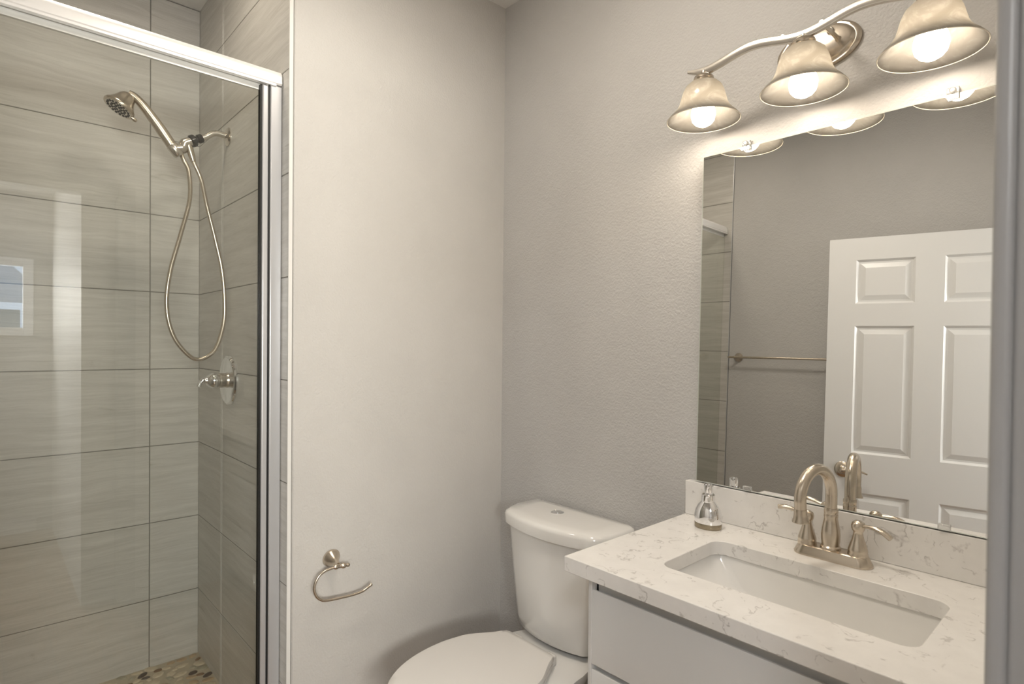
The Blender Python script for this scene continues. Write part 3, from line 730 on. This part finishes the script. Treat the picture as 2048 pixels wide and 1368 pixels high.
# ------------------------------------------------------------------ toilet
def toilet():
    cx = .443
    t = thing('toilet', 'white two-piece toilet with closed lid in the corner', 'toilet', (cx, -.38, 0))
    def dee(a, yb, yf, bow, r, z, n=10):
        """outline with flat back, rounded corners and a bowed front"""
        pts = []
        for k in range(5):
            q = math.radians(90 - 90 * k / 4); pts.append((cx + a - r * .6 + r * .6 * math.cos(q), yb - r * .6 + r * .6 * math.sin(q), z))
        # right side down to front corner, along the bowed front to the left
        N = 22
        for k in range(N + 1):
            u = 1 - 2 * k / N
            xx = a * math.copysign(abs(u) ** .72, u) if abs(u) > 0 else 0
            s_ = abs(xx) / a
            yy = yf + bow * (s_ ** 2) + (r * 1.0) * max(0, (s_ - .84) / .16) ** 2.2
            pts.append((cx + xx, yy, z))
        for k in range(5):
            q = math.radians(180 - 90 * k / 4); pts.append((cx - a + r * .6 + r * .6 * math.cos(q), yb - r * .6 + r * .6 * math.sin(q), z))
        return pts[::-1]
    tk = [dee(.135, -.030, -.175, .03, .035, .392), dee(.160, -.026, -.196, .035, .04, .405), dee(.172, -.024, -.206, .04, .04, .440), dee(.196, -.022, -.214, .045, .045, .60), dee(.212, -.020, -.220, .048, .05, .742)]
    tk = [list(r) for r in tk]
    obj('tank', MB().loft(tk, None, (True, True)), MAT['porcelain'], t, smooth=50)
    ld = [dee(.218, -.016, -.226, .05, .05, .7425), dee(.2255, -.013, -.234, .052, .055, .746), dee(.2275, -.012, -.236, .052, .055, .775), dee(.224, -.015, -.232, .052, .055, .785), dee(.214, -.022, -.222, .05, .05, .7905), dee(.16, -.05, -.19, .03, .03, .793)]
    obj('tank_lid', MB().loft(ld, None, (True, True)), MAT['porcelain'], t, smooth=50)
    bT = Matrix.Translation((cx - .034, -.106, .7925))
    b = obj('flush_button', MB().lathe([(.0001, 0), (.0215, 0), (.0220, .003), (.0195, .0045), (.0185, .0030), (.0001, .0030)], 36, bT, MAT['chrome'])
            .box(-.0012, .0012, -.018, .018, .003, .0034, MAT['dark_slot'], bT).lathe([(.0001, .003), (.0170, .003), (.0165, .0050), (.0001, .0056)], 30, bT, MAT['chrome']), None, t, smooth=35)
    # egg shaped outlines: hinge end at y=-.257, tip at y=-.735
    def egg(wb, wm, yb, tip, z, n=26, rc=.018):
        L = yb - tip; half = []
        m = .50
        for k in range(n + 1):
            s_ = k / n
            if s_ < .30:
                q = s_ / .30; w_ = wb + (wm * .955 - wb) * (q * q * (3 - 2 * q)) * 1.0
            else:
                q = (s_ - .42) / .58
                w_ = wm * math.sqrt(max(0, 1 - max(q, 0) ** 2.15)) if q > 0 else wm * (1 - .10 * ((.42 - s_) / .12) ** 1.6 * .45)
            half.append((w_, yb - L * s_))
        half[0] = (wb - rc, yb); half.insert(1, (wb - rc * .3, yb - rc * .22)); half.insert(2, (wb, yb - rc * .9)) if half[2][1] < yb - rc * .9 else None
        pts = [(cx + w_, y, z) for w_, y in half]
        # resample the rounded tip
        left = [(cx - w_, y, z) for w_, y in reversed(half[:-1])]
        return pts + left
    def scale(r, k, z=None):
        c0 = Vector((cx, -.47)); return [(c0.x + (p[0] - c0.x) * k, c0.y + (p[1] - c0.y) * k, p[2] if z is None else z) for p in r]
    E0 = egg(.112, .186, -.257, -.742, 0)
    obj('seat_lid', MB().loft([scale(E0, .975, .4105), scale(E0, .995, .413), scale(E0, 1.0, .418), scale(E0, .998, .424), scale(E0, .982, .4285), scale(E0, .90, .4305)][::-1]), MAT['seat_plastic'], t, smooth=45)
    obj('seat', MB().loft([scale(E0, .95, .3905), scale(E0, .985, .393), scale(E0, .985, .405), scale(E0, .965, .4095)][::-1]), MAT['seat_plastic'], t, smooth=45)
    for s in (-1, 1):
        obj('hinge', MB().box(cx + s * .075 - .018, cx + s * .075 + .018, -.255, -.236, .385, .416), MAT['seat_plastic'], t, bevel=.004)
    # bowl with rear deck, one lofted body
    def body(wb, wm, yb, tip, z): return [(p[0] + .010, p[1], p[2]) for p in egg(wb, wm, yb, tip, z, rc=.03)]
    rings = [body(.105, .115, -.10, -.60, 0.0), body(.10, .11, -.10, -.595, .03), body(.09, .098, -.11, -.57, .12), body(.098, .118, -.12, -.60, .20), body(.120, .155, -.10, -.665, .28), body(.108, .176, -.055, -.715, .34), body(.114, .181, -.030, -.728, .368), body(.113, .179, -.028, -.726, .380), body(.104, .168, -.036, -.712, .3850)]
    obj('bowl', MB().loft(rings[::-1]), MAT['porcelain'], t, smooth=55)
toilet()

# ------------------------------------------------------------------ toilet paper holder
def paper_holder():
    c = Vector((0, -.7024, .6767))
    t = thing('paper_holder', 'brushed nickel open-arm toilet paper holder on the stub wall', 'toilet paper holder', c)
    obj('rosette', MB().lathe([(.0001, .0003), (.0275, .0003), (.0285, .003), (.0265, .008), (.0195, .018), (.0120, .030), (.0080, .042), (.0070, .050), (.0001, .051)], 36, frame(c, (1, -.0, -.18))), MAT['nickel'], t, smooth=50)
    e = Vector((.055, c.y + .004, c.z - .012))
    obj('cross_post', MB().lathe([(.0001, -.022), (.006, -.021), (.0085, -.017), (.0085, -.010), (.0065, -.007), (.0065, .004), (.0085, .007), (.0092, .012), (.0075, .017), (.005, .019), (.0062, .024), (.0062, .028), (.004, .031), (.0001, .0315)], 20, frame(e, (0, 1, -.10))), MAT['nickel'], t, smooth=45)
    X = .055
    P = smooth_path([(X, e.y - .012, e.z + .001), (X, -.726, .6645), (X, -.748, .661), (X, -.768, .648), (X, -.7795, .6215), (X, -.7735, .594), (X, -.757, .577), (X, -.738, .5705), (X, -.70, .5665), (X, -.665, .5640), (X, -.640, .5640), (X, -.622, .566), (X, -.607, .5715), (X, -.596, .577)], 6)
    obj('arm', MB().tube(P, .0042, 16).lathe([(.0001, 0), (.005, .001), (.0058, .005), (.004, .009), (.0001, .010)], 14, frame(P[-1] - Vector((0, .002, .001)), (0, .8, .45))), MAT['nickel'], t, smooth=50)
paper_holder()

# ------------------------------------------------------------------ towel bar (seen in the mirror)
def towel_bar():
    z = 1.352; y = WF - .002
    t = thing('towel_bar', 'slim brushed nickel towel bar on the wall opposite the mirror', 'towel bar', (.35, y, z))
    for x in (.043, .655):
        obj('post', MB().lathe([(.0001, .0003), (.026, .0003), (.027, .003), (.024, .008), (.016, .018), (.010, .032), (.0085, .058), (.0001, .062)], 28, frame((x, y, z), (0, 1, 0))), MAT['nickel'], t, smooth=45)
    obj('bar', MB().tube([(.012, y + .056, z), (.690, y + .056, z)], .0065, 18).lathe([(.0001, -.012), (.004, -.010), (.0065, -.004), (.0075, 0), (.0001, .001)], 16, frame((.012, y + .056, z), (1, 0, 0))), MAT['nickel'], t, smooth=45)
towel_bar()

# ------------------------------------------------------------------ open door (seen in the mirror)
def door():
    A = Vector((.648, -1.60, .008)); ang = math.radians(12)
    u = Vector((math.cos(ang), -math.sin(ang), 0)); nrm = Vector((math.sin(ang), math.cos(ang), 0))   # nrm faces the mirror
    W, H = .81, 1.934; TK = .035
    t = thing('door_1', 'white six-panel door standing open beside the towel bar', 'door', A)
    t['kind'] = 'structure'
    T = Matrix((u, nrm, Vector((0, 0, 1)))).transposed().to_4x4(); T.translation = A
    us = [0, .118, .358, .468, .708, W]; zs = [0, .20, .705, .892, 1.507, 1.614, 1.827, H]
    mb = MB()
    def quad(a, b, c, d): 
        k = len(mb.v); mb.v += [tuple(T @ Vector(p)) for p in (a, b, c, d)]; mb.face((k, k + 1, k + 2, k + 3))
    for side in (1, -1):
        yy = 0 if side > 0 else -TK
        for i in range(5):
            for j in range(7):
                a, b, c, d = us[i], us[i + 1], zs[j], zs[j + 1]
                if i in (1, 3) and j in (1, 3, 5):
                    steps = [(0, 0), (.010, -.009), (.018, -.009), (.040, -.002)]
                    for s_ in range(len(steps)):
                        i0, d0 = steps[s_]
                        def R(ins, dep): return [(a + ins, yy + dep * side, c + ins), (b - ins, yy + dep * side, c + ins), (b - ins, yy + dep * side, d - ins), (a + ins, yy + dep * side, d - ins)]
                        r0 = R(i0, d0)
                        if s_ < len(steps) - 1:
                            r1 = R(*steps[s_ + 1])
                            for q in range(4):
                                f = (r0[q], r0[(q + 1) % 4], r1[(q + 1) % 4], r1[q])
                                quad(*(f if side < 0 else f[::-1]))
                        else: quad(*(r0 if side < 0 else r0[::-1]))
                else:
                    f = [(a, yy, c), (b, yy, c), (b, yy, d), (a, yy, d)]
                    quad(*(f if side < 0 else f[::-1]))
    for f in ([(0, 0, 0), (0, -TK, 0), (0, -TK, H), (0, 0, H)], [(W, -TK, 0), (W, 0, 0), (W, 0, H), (W, -TK, H)], [(0, 0, H), (0, -TK, H), (W, -TK, H), (W, 0, H)], [(0, -TK, 0), (0, 0, 0), (W, 0, 0), (W, -TK, 0)]): quad(*f)
    obj('door_slab', mb, MAT['trim'], t)
    hz = .808
    hT = T @ frame((.086, .0, hz), (0, 1, 0))
    h = obj('door_handle', MB().lathe([(.0001, .0004), (.0385, .0004), (.0385, .003), (.034, .008), (.021, .010), (.019, .014), (.0115, .018), (.0105, .040), (.0001, .042)], 32, hT), MAT['nickel'], t, smooth=40)
    lp = smooth_path([T @ Vector(p) for p in ((.086, .036, hz), (.106, .040, hz + .002), (.133, .042, hz + .006), (.163, .042, hz + .004), (.192, .040, hz - .006))], 5)
    obj('lever', MB().tube(lp, [.0085 - .0035 * (i / (len(lp) - 1)) for i in range(len(lp))], 14, flat=(.8, 1.2)), MAT['nickel'], h, smooth=50)
    obj('door_latch', MB().box(-.0015, .0, -.029, -.006, hz - .028, hz + .028, None, T).box(-.011, -.0015, -.023, -.012, hz - .008, hz + .008, None, T), MAT['black_plastic'], t)
door()

def outlet():
    c = Vector((XD, -.36, 1.085))
    t = thing('electrical_outlet', 'pale wall outlet above the side splash, mirrored in the shower glass', 'outlet', c)
    obj('cover_plate', MB().box(XD - .0055, XD - .0005, c.y - .036, c.y + .036, c.z - .058, c.z + .058), MAT['white_plastic'], t, bevel=.002)
    for s in (-1, 1):
        z = c.z + s * .0195
        mb = MB().box(XD - .0068, XD - .0054, c.y - .017, c.y + .017, z - .0135, z + .0135, MAT['white_plastic'])
        for dy in (-.0062, .0062): mb.box(XD - .0072, XD - .0066, c.y + dy - .001, c.y + dy + .001, z - .002, z + .006, MAT['dark_slot'])
        obj('socket_face', mb, None, t)
outlet()

# ------------------------------------------------------------------ bedroom behind the camera (mirrored in the shower glass)
XW = 3.45
struct('bedroom_wall_side', MB().box(XD + .11, XW + .12, -1.137, -.88, 0, 2.5), MAT['paint'], 'pale bedroom wall running away from the doorway', 'wall')
wy0, wy1, wz0, wz1 = -2.70, -1.250, 1.385, 1.90
mb = MB().box(XW, XW + .12, -4.4, wy0, 0, 2.5).box(XW, XW + .12, wy1, -1.02, 0, 2.5).box(XW, XW + .12, wy0, wy1, 0, wz0).box(XW, XW + .12, wy0, wy1, wz1, 2.5)
struct('bedroom_wall_end', mb, MAT['paint'], 'grey bedroom end wall with the small window', 'wall')
struct('bedroom_wall_far', MB().box(XD + .11, XW + .12, -4.5, -4.4, 0, 2.5), MAT['paint'], 'plain bedroom wall farthest from the bathroom', 'wall')
struct('bedroom_wall_door', MB().box(XD + .09, XD + .11, -4.5, WF - .14, 0, 2.5), MAT['paint'], 'bedroom wall beside the bathroom doorway', 'wall')
struct('ceiling.002', MB().box(XD + .11, XW + .12, -4.5, -1.02, 2.36, 2.5), MAT['ceil'], 'white bedroom ceiling', 'ceiling')
struct('baseboard_back', MB().box(XW - .013, XW, -4.4, -1.225, 0, .09), MAT['trim'], 'white baseboard under the bedroom window', 'baseboard', bevel=.003)
def window(name, label, wy0, wy1, wz0, wz1):
    t = thing(name, label, 'window', (XW, (wy0 + wy1) / 2, wz0)); t['kind'] = 'structure'
    mb = MB(); fr = .045
    mb.box(XW - .012, XW + .05, wy0 - .012, wy0 + fr, wz0 - .012, wz1 + .012).box(XW - .012, XW + .05, wy1 - fr, wy1 + .012, wz0 - .012, wz1 + .012)
    mb.box(XW - .012, XW + .05, wy0 + fr, wy1 - fr, wz0 - .012, wz0 + fr).box(XW - .012, XW + .05, wy0 + fr, wy1 - fr, wz1 - fr, wz1 + .012)
    obj('window_frame', mb, MAT['white_ext'], t, bevel=.003)
    obj('window_pane', MB().box(XW + .02, XW + .026, wy0 + fr - .004, wy1 - fr + .004, wz0 + fr - .004, wz1 - fr + .004), MAT['window_glass'], t)
window('window_1', 'small white framed bedroom window mirrored in the shower glass', wy0, wy1, wz0, wz1)

# neighbour's house seen through that window
def house():
    X = 9.0
    t = thing('neighbour_house', 'grey gabled house with white trimmed windows across the way', 'house', (X, -1.6, 0))
    mb = MB(); mb.add([(X, -5, 0), (X, 1.2, 0), (X, 1.2, 2.2), (X, -1.75, 3.9), (X, -5, 2.2), (X + 2, -5, 0), (X + 2, 1.2, 0), (X + 2, 1.2, 2.2), (X + 2, -1.75, 3.9), (X + 2, -5, 2.2)],
                      [(0, 4, 3, 2, 1), (5, 6, 7, 8, 9), (0, 1, 6, 5), (1, 2, 7, 6), (2, 3, 8, 7), (3, 4, 9, 8), (4, 0, 5, 9)])
    obj('house_wall', mb, MAT['siding'], t)
    for (y0, z0, y1, z1) in ((-1.16, 2.42, -.86, 2.10), (-1.75, 2.70, -1.42, 2.40)):
        d = Vector((0, y1 - y0, z1 - z0)); n = Vector((0, -d.z, d.y)).normalized() * .05; a = Vector((X - .03, y0, z0)); b = a + d
        v = [a - n, b - n, b + n, a + n]; v += [p + Vector((.03, 0, 0)) for p in v]
        obj('gable_brace', MB().add([tuple(p) for p in v], [(0, 1, 2, 3), (4, 7, 6, 5), (0, 4, 5, 1), (1, 5, 6, 2), (2, 6, 7, 3), (3, 7, 4, 0)]), MAT['white_ext'], t)
    for (y0, y1) in ((-1.42, -1.02), (-1.86, -1.44)):
        w_ = obj('house_window', MB().box(X - .05, X - .001, y0, y1, 1.42, 1.86), MAT['white_ext'], t)
        obj('house_pane', MB().box(X - .056, X - .051, y0 + .09, y1 - .09, 1.50, 1.76), MAT['dark_pane'], w_)
house()

# labels for parts that look different from the rest of their thing
PART_LABELS = {'swivel_nut': 'black plastic swivel nut', 'spray_face': 'spray face with black nozzles', 'gasket': 'black rubber gasket', 'glass_panel': 'clear glass panel',
               'bulb': 'lit round white bulb', 'lamp_shade': 'cream alabaster bell shade', 'flush_button': 'chrome dual flush button', 'base_band': 'bronze-tinted base band',
               'mirror_clip': 'clear plastic mirror clip', 'door_latch': 'dark latch plate', 'drain': 'chrome drain'}
for o in list(bpy.data.objects):
    k = o.name.split('.')[0]
    if o.parent and k in PART_LABELS: o['label'] = PART_LABELS[k]
